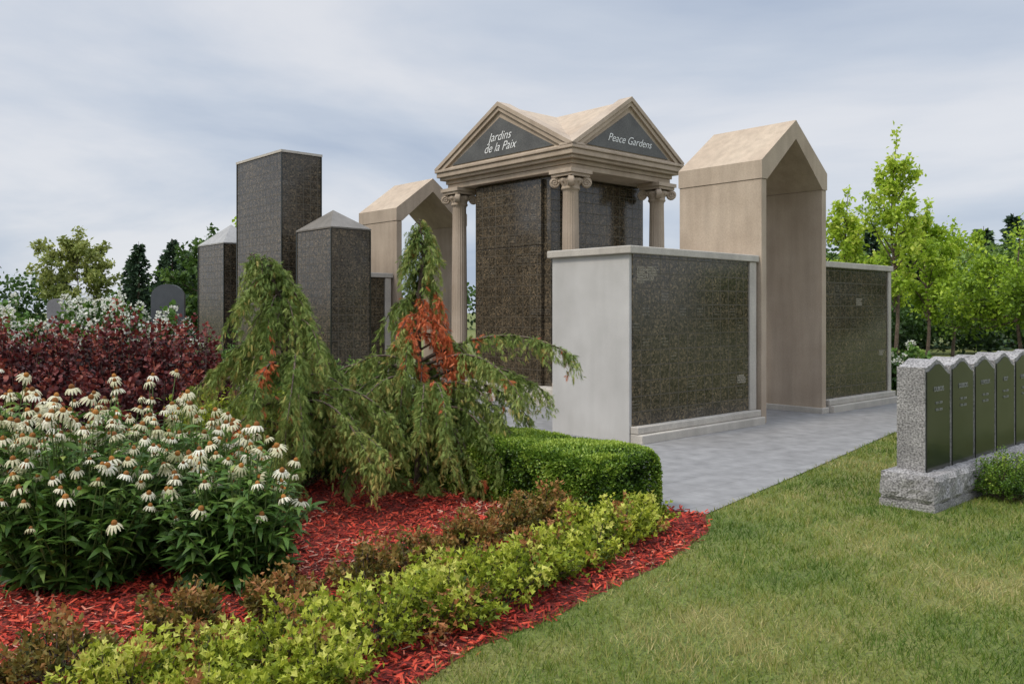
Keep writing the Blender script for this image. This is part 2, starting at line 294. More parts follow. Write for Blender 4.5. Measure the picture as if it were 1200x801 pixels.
def portal(a0,a1,b0,b1,he,hp,t=.14):
    e=empty('gabled_stone_portal',MF@Vector((a0,b0,0)));am=(a0+a1)/2;k=.27
    for nm,x0,x1 in (('near_leg',a0,a0+t),('far_leg',a1-t,a1)):
        s=Acc();s.box(x0,x1,b0,b1,0,he-.28);s.build(nm,[S_beige],e,MF,.008)
    s=Acc();o=.012
    P=[(a0-o,he-.277),(a0-o,he),(am,hp),(a1+o,he),(a1+o,he-.277),(a1-t-.002,he-.277),(am,hp-.3),(a0+t+.002,he-.277)]
    n=len(P);V=[(h,c,z) for c in (b0-o,b1+o) for h,z in P]
    s.add(V,[(i,(i+1)%n,n+(i+1)%n,n+i) for i in (0,3,4,5,6,7)],.5,0);s.add(V,[(1,2,n+2,n+1),(2,3,n+3,n+2)],.5,1)
    s.add(V,[(0,1,2,6,7),(2,3,4,5,6)],.5,0);s.add(V,[(n,n+7,n+6,n+2,n+1),(n+2,n+6,n+5,n+4,n+3)],.5,0)
    s.build('gable_roof',[S_beige,S_roof],e,MF)
    s=Acc();s.box(a1-t-.04,a1+.06,b0-.03,b1+.02,0,.1);s.build('foot_course',[S_cope],e,MF,.01)
portal(2.98,4.97,-.1,1.42,4.0,4.75)
portal(2.31,4.30,8.58,10.1,4.0,4.75)
def tower(x,y,su,sv,h,cap,cm):
    M=Matrix.Translation((x,y,0))@Matrix.Rotation(ANG,4,'Z');e=empty('granite_columbarium_tower',(x,y,0))
    s=Acc();s.box(0,su,0,sv,.12,h);s.build('granite_shaft',[G_tower],e,M,.01)
    s=Acc();s.box(-.04,su+.04,-.04,sv+.04,0,.12);s.build('footing',[S_cope],e,M,.01)
    s=Acc()
    for X,Y in ((0,0),(su,0),(0,sv)): s.box(X-.012,X+.012,Y-.012,Y+.012,.13,h-.003)
    s.build('corner_trim',[S_dark],e,M)
    s=Acc()
    if cap=='flat': 
        s.box(-.02,su+.02,-.02,sv+.02,h+.002,h+.05)
    else:
        o=.015;V=[(-o,-o,h+.002),(su+o,-o,h+.002),(su+o,sv+o,h+.002),(-o,sv+o,h+.002),(-o,-o,h+.03),(su+o,-o,h+.03),(su+o,sv+o,h+.03),(-o,sv+o,h+.03),(su*.5,sv*.5,h+cap)]
        s.add(V,[(0,1,5,4),(1,2,6,5),(2,3,7,6),(3,0,4,7),(0,3,2,1)]);s.add(V,[(4,5,8),(5,6,8),(6,7,8),(7,4,8)])
    s.build('cap',[cm],e,M)
tower(-4.59,17.0,.885,2.04,4.88,'flat',S_cope)
tower(-3.35,15.8,.85,1.3,3.25,.42,S_cap)
tower(-6.35,18.8,.95,1.38,3.2,.5,S_capl)
# pavilion
e=empty('temple_pavilion_columbarium',MF@Vector((4,5.2,0)))
A0,A1,B0,B1=2.40,5.60,3.30,7.25
s=Acc();s.box(A0-.25,A1+.25,B0-.25,B1+.25,0,.14);s.box(A0-.02,A1+.02,B0-.02,B1+.02,.143,.30);s.build('stepped_base',[S_cope],e,MF,.012)
s=Acc();s.box(2.78,5.5,4.22,6.42,.303,4.25);s.build('granite_core',[G_pav],e,MF,.008)
s=Acc();s.box(2.70,2.778,4.40,6.30,.303,2.95);s.box(2.70,2.778,4.40,6.30,2.96,4.2);s.build('niche_panel',[G_pav],e,MF,.006)
s=Acc();s.box(3.1,5.35,4.14,4.218,.303,4.2);s.build('niche_panel_side',[G_pav],e,MF,.006)
def column(cx,cy):
    z0=.303;zt=4.26;s=Acc();r=.165
    s.box(cx-.24,cx+.24,cy-.24,cy+.24,z0,z0+.1)
    s.lathe((cx,cy,z0+.1),[(.23,0),(.24,.03),(.235,.06),(.20,.075),(.19,.10),(.205,.12),(.205,.14),(.185,.16)],40)
    H=zt-.36-(z0+.26)
    s.lathe((cx,cy,z0+.26),[(r+.02,0),(r*1.03,.05),(r,H*.4),(r*.93,H*.8),(r*.88,H-.04),(r*.92,H)],96,flute=20)
    zc=zt-.36
    s.lathe((cx,cy,zc),[(r*.95,0),(r*1.06,.015),(r*1.06,.04),(r,.05),(r,.09),(r*1.35,.16),(r*1.35,.2)],40)
    s.box(cx-.25,cx+.25,cy-.25,cy+.25,zc+.235,zc+.285);s.box(cx-.28,cx+.28,cy-.28,cy+.28,zc+.288,zc+.357)
    for q in range(4):
        th=math.pi/4+q*math.pi/2;dx,dy=math.cos(th),math.sin(th);px,py=-dy,dx
        C=np.array([cx+dx*.29,cy+dy*.29,zc+.135]);n=20
        aa=np.arange(n)*2*math.pi/n;R=.095
        ring=[C+np.array([dx*math.cos(t)*R,dy*math.cos(t)*R,math.sin(t)*R]) for t in aa]
        V=[p+np.array([px,py,0])*.045 for p in ring]+[p-np.array([px,py,0])*.045 for p in ring]
        s.add(V,[(i,(i+1)%n,n+(i+1)%n,n+i) for i in range(n)],.5,0,True);s.add(V[:n],[tuple(range(n))]);s.add(V[n:],[tuple(range(n))[::-1]])
        for sgn in (-1,1):
            tt=np.linspace(0,4.2*math.pi,46);rr=.095*(1-tt/(4.6*math.pi))
            sg=[C+np.array([px,py,0])*sgn*.05+np.array([dx*math.cos(t+1.57),dy*math.cos(t+1.57),math.sin(t+1.57)])*r_ for t,r_ in zip(tt,rr)]
            s.tube(sg,.012,5)
        s.tube([np.array([cx+dx*.1,cy+dy*.1,zc+.215]),np.array([cx+dx*.2,cy+dy*.2,zc+.20]),np.array([cx+dx*.29,cy+dy*.29,zc+.225])],.035,6)
    for q in range(12):
        th=q*math.pi/6;s.lathe((cx+math.cos(th)*.205,cy+math.sin(th)*.205,zc+.12),[(.005,0),(.03,.02),(.034,.05),(.02,.08),(.003,.09)],8)
    s.build('ionic_column',[S_beige],e,MF)
for c in ((2.70,3.63),(2.70,6.85),(5.2,3.63),(5.2,6.85)): column(*c)
s=Acc()
for o,z0,z1 in ((.17,4.262,4.36),(.14,4.363,4.44),(.05,4.443,4.50),(.0,4.503,4.60),(-.03,4.603,4.66)): s.box(A0+o,A1-o,B0+o,B1-o,z0,z1)
s.build('entablature',[S_beige],e,MF,.012)
ZE=4.663;ZR=5.70
bm=(B0+B1)/2;am=(A0+A1)/2;i_=.05
s=Acc()
V=[(A0+i_,B0,ZE),(A0+i_,bm,ZR),(A0+i_,B1,ZE),(A1-i_,B0,ZE),(A1-i_,bm,ZR),(A1-i_,B1,ZE)]
s.add(V,[(0,1,4,3),(1,2,5,4)],.5,0);s.add(V,[(0,2,1),(3,4,5)],.5,1)
V=[(A0,B0+i_,ZE),(am,B0+i_,ZR),(A1,B0+i_,ZE),(A0,B1-i_,ZE),(am,B1-i_,ZR),(A1,B1-i_,ZE)]
s.add(V,[(0,1,4,3),(1,2,5,4)],.5,0);s.add(V,[(0,2,1),(3,4,5)],.5,1)
s.build('cross_gable_roof',[S_roof,S_beige],e,MF)
def rake(axis,c0,c1,h0,hm,h1,nm):
    t=.17
    s=Acc()
    for (ha,hb) in ((h0,hm),(h1,hm)):
        sg=1 if hb>ha else -1
        for off,(d0,d1),tt in ((0,(c0,c1),t*.5),(t*.5,(c0+(.03 if c1>c0 else -.03),c1),t)):
            sl=(ZR-ZE)/abs(hb-ha)
            P=[(ha-sg*.03 ,ZE+.03-off),(hb,ZR+.06-off),(hb,ZR+.06-tt),(ha-sg*.03,ZE+.03-tt)]
            P=[(h,max(z,ZE+.001)) for h,z in P]
            if off==0: P[3]=(ha-sg*.03+sg*max(0,(ZE+.001-(ZE+.03-tt))/sl),ZE+.001); P=[P[0],P[1],P[2],P[3],(ha-sg*.03,ZE+.001)]
            else:
                P=[(ha+sg*(off-.03)/sl,ZE+.001),(hb,ZR+.06-off),(hb,ZR+.06-tt),(ha+sg*(tt-.03)/sl,ZE+.001)]
            s.prism(P,axis,d0,d1)
    s.build(nm,[S_beige],e,MF)
rake('a',A0-.03,A0+.3,B0,bm,B1,'raking_cornice_left')
rake('b',B0-.03,B0+.3,A0,am,A1,'raking_cornice_right')
s=Acc()
def tri(h0,hm,h1,ins=.42):
    return [(h0+ins,ZE+.05),(hm,ZR-.24),(h1-ins,ZE+.05)]
s.prism(tri(B0,bm,B1,.5),'a',A0+.03,A0+.07);s.prism(tri(A0,am,A1,.42),'b',B0+.03,B0+.07);s.build('tympanum',[S_tymp],e,MF)
def text(body,loc,xdir,size,par,shear=.35,mat=None,off=.002,al='CENTER'):
    c=bpy.data.curves.new('inscription','FONT');c.body=body;c.size=size;c.extrude=.002;c.align_x=al;c.align_y='CENTER';c.shear=shear;c.offset=off;c.space_line=.85
    c.materials.append(mat or M_letters);o=bpy.data.objects.new('inscription',c);scene.collection.objects.link(o)
    X=Vector(xdir);Z=Vector((0,0,1));Nn=X.cross(Z)
    m=Matrix((( X.x,Z.x,Nn.x,loc[0]),(X.y,Z.y,Nn.y,loc[1]),(X.z,Z.z,Nn.z,loc[2]),(0,0,0,1)))
    o.parent=par;o.matrix_world=MF@m
text('Jardins\nde la Paix',(A0+.024,bm,4.99),(0,-1,0),.24,e,.45,off=-.001)
text('Peace Gardens',(am,B0+.024,4.92),(1,0,0),.21,e,.45,off=-.001)
NM=['MARTIN ROY','A. GAGNON','LECLERC','J. DUBOIS','TREMBLAY','M. COTE','BOUCHARD']
for (ea,a_,zz,k_) in ((E1,.13,2.32,7),(E1,.33,2.32,6),(E1,2.45,.78,4),(E3,7.1,1.0,3),(E3,6.2,1.95,4)):
    text('\n'.join(random.sample(NM,k_)),(a_,-.0225,zz-.02*k_),(1,0,0),.038,ea,0,M_gold,off=0,al='LEFT')
# ------------------------------------------------------------ headstone row
e=empty('headstone_row',MF@Vector((-1.07,-4.2,0)))
def roughbox(s,x0,x1,y0,y1,z0,z1,nx,nz,amp):
    def grid(P0,U,Vv,n,m_):
        uu,vv=np.meshgrid(np.linspace(0,1,n+1),np.linspace(0,1,m_+1));P=np.array(P0)+uu[...,None]*np.array(U)+vv[...,None]*np.array(Vv)
        nr=np.cross(U,Vv);nr=nr/np.linalg.norm(nr);ph=rng.uniform(0,6,2);d=amp*(.5*rng.random(uu.shape)+.5+.5*np.sin(uu*n*.9+ph[0])*np.sin(vv*m_*.8+ph[1]));d[0]=0;d[-1]=0;d[:,0]=0;d[:,-1]=0
        P=P+nr*d[...,None];F=[(j*(n+1)+i,j*(n+1)+i+1,(j+1)*(n+1)+i+1,(j+1)*(n+1)+i) for j in range(m_) for i in range(n)]
        s.add(P.reshape(-1,3),F)
    grid((x0,y0,z0),(x1-x0,0,0),(0,0,z1-z0),nx,nz);grid((x0,y1,z0),(0,y0-y1,0),(0,0,z1-z0),10,nz)
    grid((x1,y0,z0),(0,y1-y0,0),(0,0,z1-z0),10,nz);grid((x1,y1,z0),(x0-x1,0,0),(0,0,z1-z0),nx,nz);grid((x0,y0,z1),(x1-x0,0,0),(0,y1-y0,0),nx,3)
s=Acc();s.box(-1.05,4.98,-4.20,-3.73,0,.06);roughbox(s,-1.04,4.97,-4.19,-3.74,.061,.30,150,6,.028);s.build('rock_faced_base',[S_rough],e,MF)
for i in range(10):
    x0=-.95+i*.56;x1=x0+.53;c=(x0+x1)/2;wd=(x1-x0)/2;yb0,yb1=-4.08,-3.84
    n=26;hs=np.linspace(-1,1,n);top=1.23+.04*np.cos(hs*math.pi)-.02*hs+rng.uniform(-.012,.012)
    P=[(c+wd*h,z+rng.uniform(-.006,.006)) for h,z in zip(hs,top)]
    poly=[(x1,.303)]+[p for p in P[::-1]]+[(x0,.303)]
    s=Acc();s.prism(poly,'b',yb0,yb1)
    if i==0: pass
    s.build('stone_slab',[S_rough],e,MF,.006)
    P2=[(c+(wd-.02)*h,z-.035) for h,z in zip(hs,top)]
    s=Acc();s.prism([(x1-.02,.31)]+P2[::-1]+[(x0+.02,.31)],'b',yb0-.012,yb0-.002);s.build('polished_face',[S_dark],e,MF)
    for j,(tx,zz,sz) in enumerate(((random.choice(['ROY','MARTIN','GAGNON','COTE','LEROUX','DUBOIS']),1.02,.06),('1931 - 2004',.9,.03),('1935 - 2010',.84,.03))):
        text(tx,(c,yb0-.015,zz),(1,0,0),sz,e,0,M_etch,0)
def headstone(x,y,wd,h,mat,rot=0,base=True):
    e=empty('headstone',(x,y,0));M=Matrix.Translation((x,y,0))@Matrix.Rotation(rot,4,'Z')
    n=20;P=[(wd/2*math.cos(t),h-wd*.42+wd*.42*math.sin(t)) for t in np.linspace(0,math.pi,n)]
    s=Acc();s.prism([(wd/2,.2)]+P+[(-wd/2,.2)],'b',-.09,.09);s.build('slab',[mat],e,M,.01)
    s=Acc();s.box(-wd*.65,wd*.65,-.16,.16,0,.198);s.build('base',[S_rough],e,M,.01)
headstone(-7.25,18,.66,2.28,stone('grey_headstone_granite',(.06,.066,.072),(.09,.095,.10),.2,5,.4,0,120,0),.2)
G2=stone('light_headstone_granite',(.15,.15,.155),(.21,.21,.215),.3,5,.6,.1,120,0)
headstone(-9.75,18.3,.36,1.98,G2,.1)
# ------------------------------------------------------------ plants
def shrub(name,base,r,h,shoots,lpl,tpl,size,mat,stem,up=.6,t0=.35,tbias=None,core=0,flowers=None,jit=.03,spread=.35,redtip=0):
    s=Acc();base=np.array(base,float)
    th=rng.uniform(0,2*math.pi,shoots);ph=np.arcsin(rng.uniform(.08,1,shoots));rr=rng.uniform(.66,1.12,shoots)
    end=np.stack([np.cos(th)*np.cos(ph)*r*rr,np.sin(th)*np.cos(ph)*r*rr,h*(.12+.88*np.sin(ph))*rr],1)
    st=np.stack([np.cos(th)*r*spread*rng.random(shoots),np.sin(th)*r*spread*rng.random(shoots),0*th],1)
    ctrl=(st+end)/2*np.array([1,1,1.])+np.stack([end[:,0]*.12,end[:,1]*.12,h*.12*np.ones(shoots)],1)
    def P(t): t=t[...,None];return (1-t)**2*st[:,None]+2*t*(1-t)*ctrl[:,None]+t*t*end[:,None]
    tt=rng.random((shoots,lpl))**.7*(1-t0)+t0;tt=np.sort(tt,axis=1)
    pp=P(tt);dd=unit(P(np.minimum(tt+.02,1.02))-pp)
    pos=(pp+rng.normal(0,jit,pp.shape)*(r)).reshape(-1,3)
    d=dd.reshape(-1,3)*up+unit(rng.normal(size=(shoots*lpl,3)))+np.array([0,0,.15])
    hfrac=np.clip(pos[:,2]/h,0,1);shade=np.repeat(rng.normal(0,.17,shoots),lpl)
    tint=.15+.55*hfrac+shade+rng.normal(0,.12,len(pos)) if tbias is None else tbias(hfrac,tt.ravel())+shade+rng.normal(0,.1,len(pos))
    hi=1.0
    if redtip: hi=.85
    tint=np.clip(tint,0,hi)
    if redtip:
        rs=np.repeat(rng.random(shoots)<redtip,lpl)&(tt.ravel()>.6)
        tint=np.where(rs,rng.uniform(.9,1,len(tint)),tint)
    pos[:,2]=np.maximum(pos[:,2],.01)
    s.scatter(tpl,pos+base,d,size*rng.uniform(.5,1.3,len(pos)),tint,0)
    for i in range(0,shoots,max(1,shoots//60)):
        q=np.linspace(0,.95,5);Q=(1-q)[:,None]**2*st[i]+2*(q*(1-q))[:,None]*ctrl[i]+(q*q)[:,None]*end[i]
        s.tube(Q+base,np.linspace(.006,.002,5)*max(1,h),3,1,.4)
    mats=[mat,stem]
    if flowers:
        tplf,fs,nf,fmat,cl=flowers;mats.append(fmat)
        idx=[i for i in range(shoots) if end[i,2]>h*.45];idx=idx[:nf]
        for i in idx:
            c=end[i]+base+np.array([0,0,.02]);k=cl[0]
            o=rng.normal(size=(k,3));o=unit(o)*np.array([cl[1],cl[1],cl[2]])*rng.uniform(.6,1,(k,1))
            s.scatter(tplf,c+o,o+rng.normal(0,.02,(k,3)),fs,np.clip(rng.normal(.6,.2,k),0,1),2)
    return s.build(name,mats)
F_lime=foliage('lime_leaf',[(0,(.06,.09,.010)),(.35,(.22,.28,.020)),(.65,(.42,.46,.045)),(.87,(.58,.57,.13)),(.9,(.30,.15,.05)),(1,(.42,.17,.06))],.55,.3)
F_red=foliage('bronze_leaf',[(0,(.05,.055,.012)),(.4,(.17,.14,.025)),(.7,(.29,.16,.045)),(1,(.38,.15,.05))],.55,.25)
F_burg=foliage('burgundy_leaf',[(0,(.012,.006,.006)),(.5,(.06,.013,.014)),(.8,(.15,.025,.022)),(1,(.26,.07,.04))],.5,.2)
F_green=foliage('green_leaf',[(0,(.015,.035,.008)),(.5,(.06,.13,.02)),(.8,(.11,.21,.035)),(1,(.2,.3,.06))],.5,.25)
F_box=foliage('boxwood_leaf',[(0,(.02,.05,.006)),(.4,(.09,.175,.015)),(.75,(.20,.31,.03)),(1,(.36,.46,.07))],.4,.25,.4)
F_cone=foliage('coneflower_leaf',[(0,(.022,.055,.010)),(.45,(.08,.165,.026)),(.8,(.17,.27,.05)),(1,(.30,.36,.09))],.5,.3)
F_jun=foliage('cypress_foliage',[(0,(.035,.065,.018)),(.35,(.11,.17,.035)),(.65,(.22,.29,.065)),(.86,(.38,.42,.12)),(.9,(.52,.11,.035)),(1,(.66,.20,.08))],.6,.35)
F_white=foliage('white_petal',[(0,(.42,.42,.22)),(.5,(.74,.69,.48)),(1,(.85,.82,.68))],.6,.3)
F_hyd=foliage('hydrangea_petal',[(0,(.5,.52,.35)),(.5,(.72,.72,.62)),(1,(.82,.82,.76))],.6,.3)
F_disk=foliage('coneflower_cone',[(0,(.14,.05,.01)),(1,(.36,.15,.03))],.8,0)
stem_g=foliage('green_stem',[(0,(.05,.09,.02)),(1,(.12,.16,.05))],.7,0)
for (x,y,r,h) in [(1.0,6.6,.25,.30),(.78,6.2,.28,.33),(.46,5.8,.32,.33),(.16,5.4,.31,.36),(.45,6.2,.22,.27),(-.08,5.0,.31,.36),(-.38,4.62,.31,.35),(-.70,4.32,.3,.32),(-.42,5.05,.22,.3),(-1.02,4.1,.3,.30),(-1.34,3.9,.3,.27),(-.86,3.78,.25,.25),(-1.68,3.74,.3,.24),(-1.22,3.5,.28,.22)]:
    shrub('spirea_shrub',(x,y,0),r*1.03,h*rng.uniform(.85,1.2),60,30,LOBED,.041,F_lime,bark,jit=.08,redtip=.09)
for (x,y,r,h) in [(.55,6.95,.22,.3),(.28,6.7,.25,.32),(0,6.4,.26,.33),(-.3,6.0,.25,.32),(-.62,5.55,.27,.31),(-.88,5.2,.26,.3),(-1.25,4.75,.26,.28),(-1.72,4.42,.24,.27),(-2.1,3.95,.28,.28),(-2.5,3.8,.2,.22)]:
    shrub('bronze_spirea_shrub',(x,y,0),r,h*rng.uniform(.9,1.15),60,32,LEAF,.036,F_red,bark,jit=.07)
for i,(x,y) in enumerate([(-3.9,10.2),(-4.5,9.9),(-5.1,10.3),(-5.8,10.0),(-6.5,10.4),(-7.2,10.1),(-4.2,11.0),(-5.0,11.3),(-6.0,11.2),(-7.0,11.3),(-3.75,9.3),(-4.4,8.9),(-5.2,9.0),(-6.0,9.0),(-8,10.6)]):
    hh=(1.62 if y>9.6 else 1.15)*rng.uniform(.93,1.04)
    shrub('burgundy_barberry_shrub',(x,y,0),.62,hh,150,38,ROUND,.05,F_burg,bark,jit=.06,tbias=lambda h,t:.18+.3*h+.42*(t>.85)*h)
for (x,y,h) in [(-9.6,15.5,1.8),(-8.9,15.2,1.75),(-8.0,15.6,1.83),(-7.3,15.4,1.84),(-6.5,15.8,1.75),(-10.5,15.8,1.84),(-7.7,16.6,1.85),(-8.6,16.8,1.85)]:
    shrub('hydrangea_shrub',(x,y,0),.72,h,110,34,ROUND,.10,F_green,bark,flowers=(ROUND,.05,42,F_hyd,(36,.085,.11)))
shrub('hydrangea_shrub',(8.15,17.6,0),.6,1.0,80,26,ROUND,.10,F_green,bark,flowers=(ROUND,.05,16,F_hyd,(40,.07,.1)))
for (x,y,r,h,m_) in [(-2.95,8.3,.5,.95,F_lime),(-2.6,9.0,.5,.95,F_lime),(-3.3,9.0,.5,.85,F_lime),(-2.1,8.3,.5,.7,F_green),(-3.3,12.6,.6,1.0,F_green),(-2.4,12.5,.6,.9,F_green),(-1.7,11.5,.6,.8,F_green),(-1.2,10.6,.6,.7,F_green),(-3.0,11.2,.6,.9,F_green),(-4.6,14,.8,1.3,F_green),(-3.7,14.4,.6,.9,F_green),(-2.6,14.3,.6,.8,F_green)]:
    shrub('low_green_shrub',(x,y,0),r,h,110,36,LEAF,.055,m_,bark,jit=.06,tbias=(lambda h,t:.08+.3*h) if m_ is F_lime else None)
shrub('rounded_boxwood_shrub',(4.5,7.75,0),.33,.42,220,45,LEAF,.022,F_box,bark,jit=.05)
# boxwood hedge
U=np.array([.74,.673]);Vd=np.array([-.673,.74]);R0=np.array([1.31,7.2])-U*.85
LU,LV,LH=.85,2.9,.55
s=Acc();n=105000
fa=rng.random(n)*(LU*LV+2*LH*(LU+LV));pu=rng.random(n)*LU;pv=rng.random(n)*LV;pz=rng.random(n)*LH
nrm=np.zeros((n,3));c=np.cumsum([LU*LV,LH*LV,LH*LV,LH*LU,LH*LU])
k=fa<c[0];pz[k]=LH;nrm[k]=(0,0,1)
k=(fa>=c[0])&(fa<c[1]);pu[k]=0;nrm[k]=(-1,0,0)
k=(fa>=c[1])&(fa<c[2]);pu[k]=LU;nrm[k]=(1,0,0)
k=(fa>=c[2])&(fa<c[3]);pv[k]=0;nrm[k]=(0,-1,0)
k=(fa>=c[3]);pv[k]=LV;nrm[k]=(0,1,0)
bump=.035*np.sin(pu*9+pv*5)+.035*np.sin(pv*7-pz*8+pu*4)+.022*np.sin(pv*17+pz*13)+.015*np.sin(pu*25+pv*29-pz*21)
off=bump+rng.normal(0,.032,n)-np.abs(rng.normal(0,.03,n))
q=np.stack([pu-LU/2,pv-LV/2,pz],1)+nrm*off[:,None]
RC=.19
ex=np.maximum(np.abs(q[:,0])-(LU/2-RC),0);ey=np.maximum(np.abs(q[:,1])-(LV/2-RC),0);ez=np.maximum(q[:,2]-(LH-RC),0)
sh=np.sqrt(ex**2+ey**2+ez**2);kk=np.where(sh>RC,RC/np.maximum(sh,1e-6),1)
q[:,0]-=np.sign(q[:,0])*ex*(1-kk)*.85;q[:,1]-=np.sign(q[:,1])*ey*(1-kk)*.85;q[:,2]-=ez*(1-kk)*.85
RM=np.array([[.74,-.673,0],[.673,.74,0],[0,0,1]])
cen=np.array([R0[0],R0[1],0])+RM@np.array([LU/2,LV/2,0])
pos=q@RM.T+cen;nw=nrm@RM.T
d=nw*.7+unit(rng.normal(size=(n,3)))+np.array([0,0,.3])
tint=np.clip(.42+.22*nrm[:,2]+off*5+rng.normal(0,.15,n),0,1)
pos[:,2]=np.maximum(pos[:,2],.01)
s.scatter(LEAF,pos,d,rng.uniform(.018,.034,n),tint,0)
b8=[(i,j) for i,j in ((.14,.14),(LU-.14,.14),(LU-.14,LV-.14),(.14,LV-.14))];V=[]
for z in (0,LH-.14):
    for i,j in b8: V.append(tuple(np.array([R0[0],R0[1],0])+RM@np.array([i,j,z])))
s.add(V,[(0,3,2,1),(4,5,6,7),(0,1,5,4),(1,2,6,5),(2,3,7,6),(3,0,4,7)],0,0)
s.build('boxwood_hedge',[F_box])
# coneflowers
pv_=[];pf=[]
for i in range(12):
    t=i*2*math.pi/12+.1*math.sin(i*5);c_,s_=math.cos(t),math.sin(t);b0=len(pv_);lf=1+.12*math.sin(i*7)
    for r_,z_,w_ in ((.013,0,.004),(.032,-.004,.0075),(.047,-.022,.0075),(.055,-.040,.003)):
        for sg in (-1,1): pv_.append((c_*r_*lf-s_*w_*sg,s_*r_*lf+c_*w_*sg,z_*lf))
    for j in range(3): pf.append((b0+2*j,b0+2*j+1,b0+2*j+3,b0+2*j+2))
PET=([(x,z,y) for x,y,z in pv_],pf)
cv=[];cf=[]
for j,(r_,z_) in enumerate(((.012,-.004),(.018,.004),(.016,.016),(.009,.024),(.001,.027))):
    for i in range(8): t=i*math.pi/4;cv.append((r_*math.cos(t),z_,r_*math.sin(t)))
for j in range(4):
    for i in range(8): cf.append((j*8+i,j*8+(i+1)%8,(j+1)*8+(i+1)%8,(j+1)*8+i))
CON=(cv,cf)
def coneflowers(x,y,rx,ry,h,nst,nfl):
    s=Acc()
    th=rng.uniform(0,6.283,nst);ra=np.sqrt(rng.random(nst))
    bx=np.stack([np.cos(th)*ra*rx*.6,np.sin(th)*ra*ry*.6,0*th],1)
    top=np.stack([np.cos(th)*ra*rx*1.15,np.sin(th)*ra*ry*1.15,h*(1-.45*ra**2)*rng.uniform(.66,1.06,nst)],1)
    top[:,:2]+=rng.normal(0,.06,(nst,2));C=np.array([x,y,0])
    for i in range(nst):
        if i>=nfl: top[i,2]*=.86
        q=np.linspace(0,1,6)[:,None];mid=(bx[i]+top[i])/2+np.array([0,0,h*.08])
        P=(1-q)**2*bx[i]+2*q*(1-q)*mid+q*q*top[i]
        s.tube(P+C,np.linspace(.006,.003,6),4,1,rng.uniform(.2,.9))
        nl=24 if i>=nfl else 15
        tt=rng.uniform(.05,.85 if i<nfl else 1,nl);tt=tt[:,None]
        Q=(1-tt)**2*bx[i]+2*tt*(1-tt)*mid+tt*tt*top[i]
        a_=rng.uniform(0,6.283,nl);D=np.stack([np.cos(a_),np.sin(a_),rng.uniform(-.3,.9,nl)],1)
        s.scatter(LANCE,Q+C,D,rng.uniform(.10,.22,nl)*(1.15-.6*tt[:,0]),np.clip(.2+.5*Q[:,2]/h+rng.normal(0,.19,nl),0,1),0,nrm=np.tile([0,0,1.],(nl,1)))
    fl=top[:nfl]+C;ax=np.tile([0,0,1.],(nfl,1))+rng.normal(0,.28,(nfl,3));ax=unit(ax)
    sz=rng.uniform(.55,1.02,nfl)
    s.scatter(PET,fl,ax,sz,np.clip(rng.normal(.5,.28,nfl),0,1),2);s.scatter(CON,fl,ax,sz*1.1,rng.random(nfl),3)
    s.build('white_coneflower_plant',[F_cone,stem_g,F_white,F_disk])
coneflowers(-2.75,5.4,.62,.5,1.20,230,145)
coneflowers(-3.5,5.8,.55,.5,1.30,170,115)
coneflowers(-1.72,5.35,.40,.34,.98,120,48)
coneflowers(-2.15,5.95,.42,.35,1.10,110,68)
coneflowers(-2.7,6.3,.5,.35,1.25,110,85)
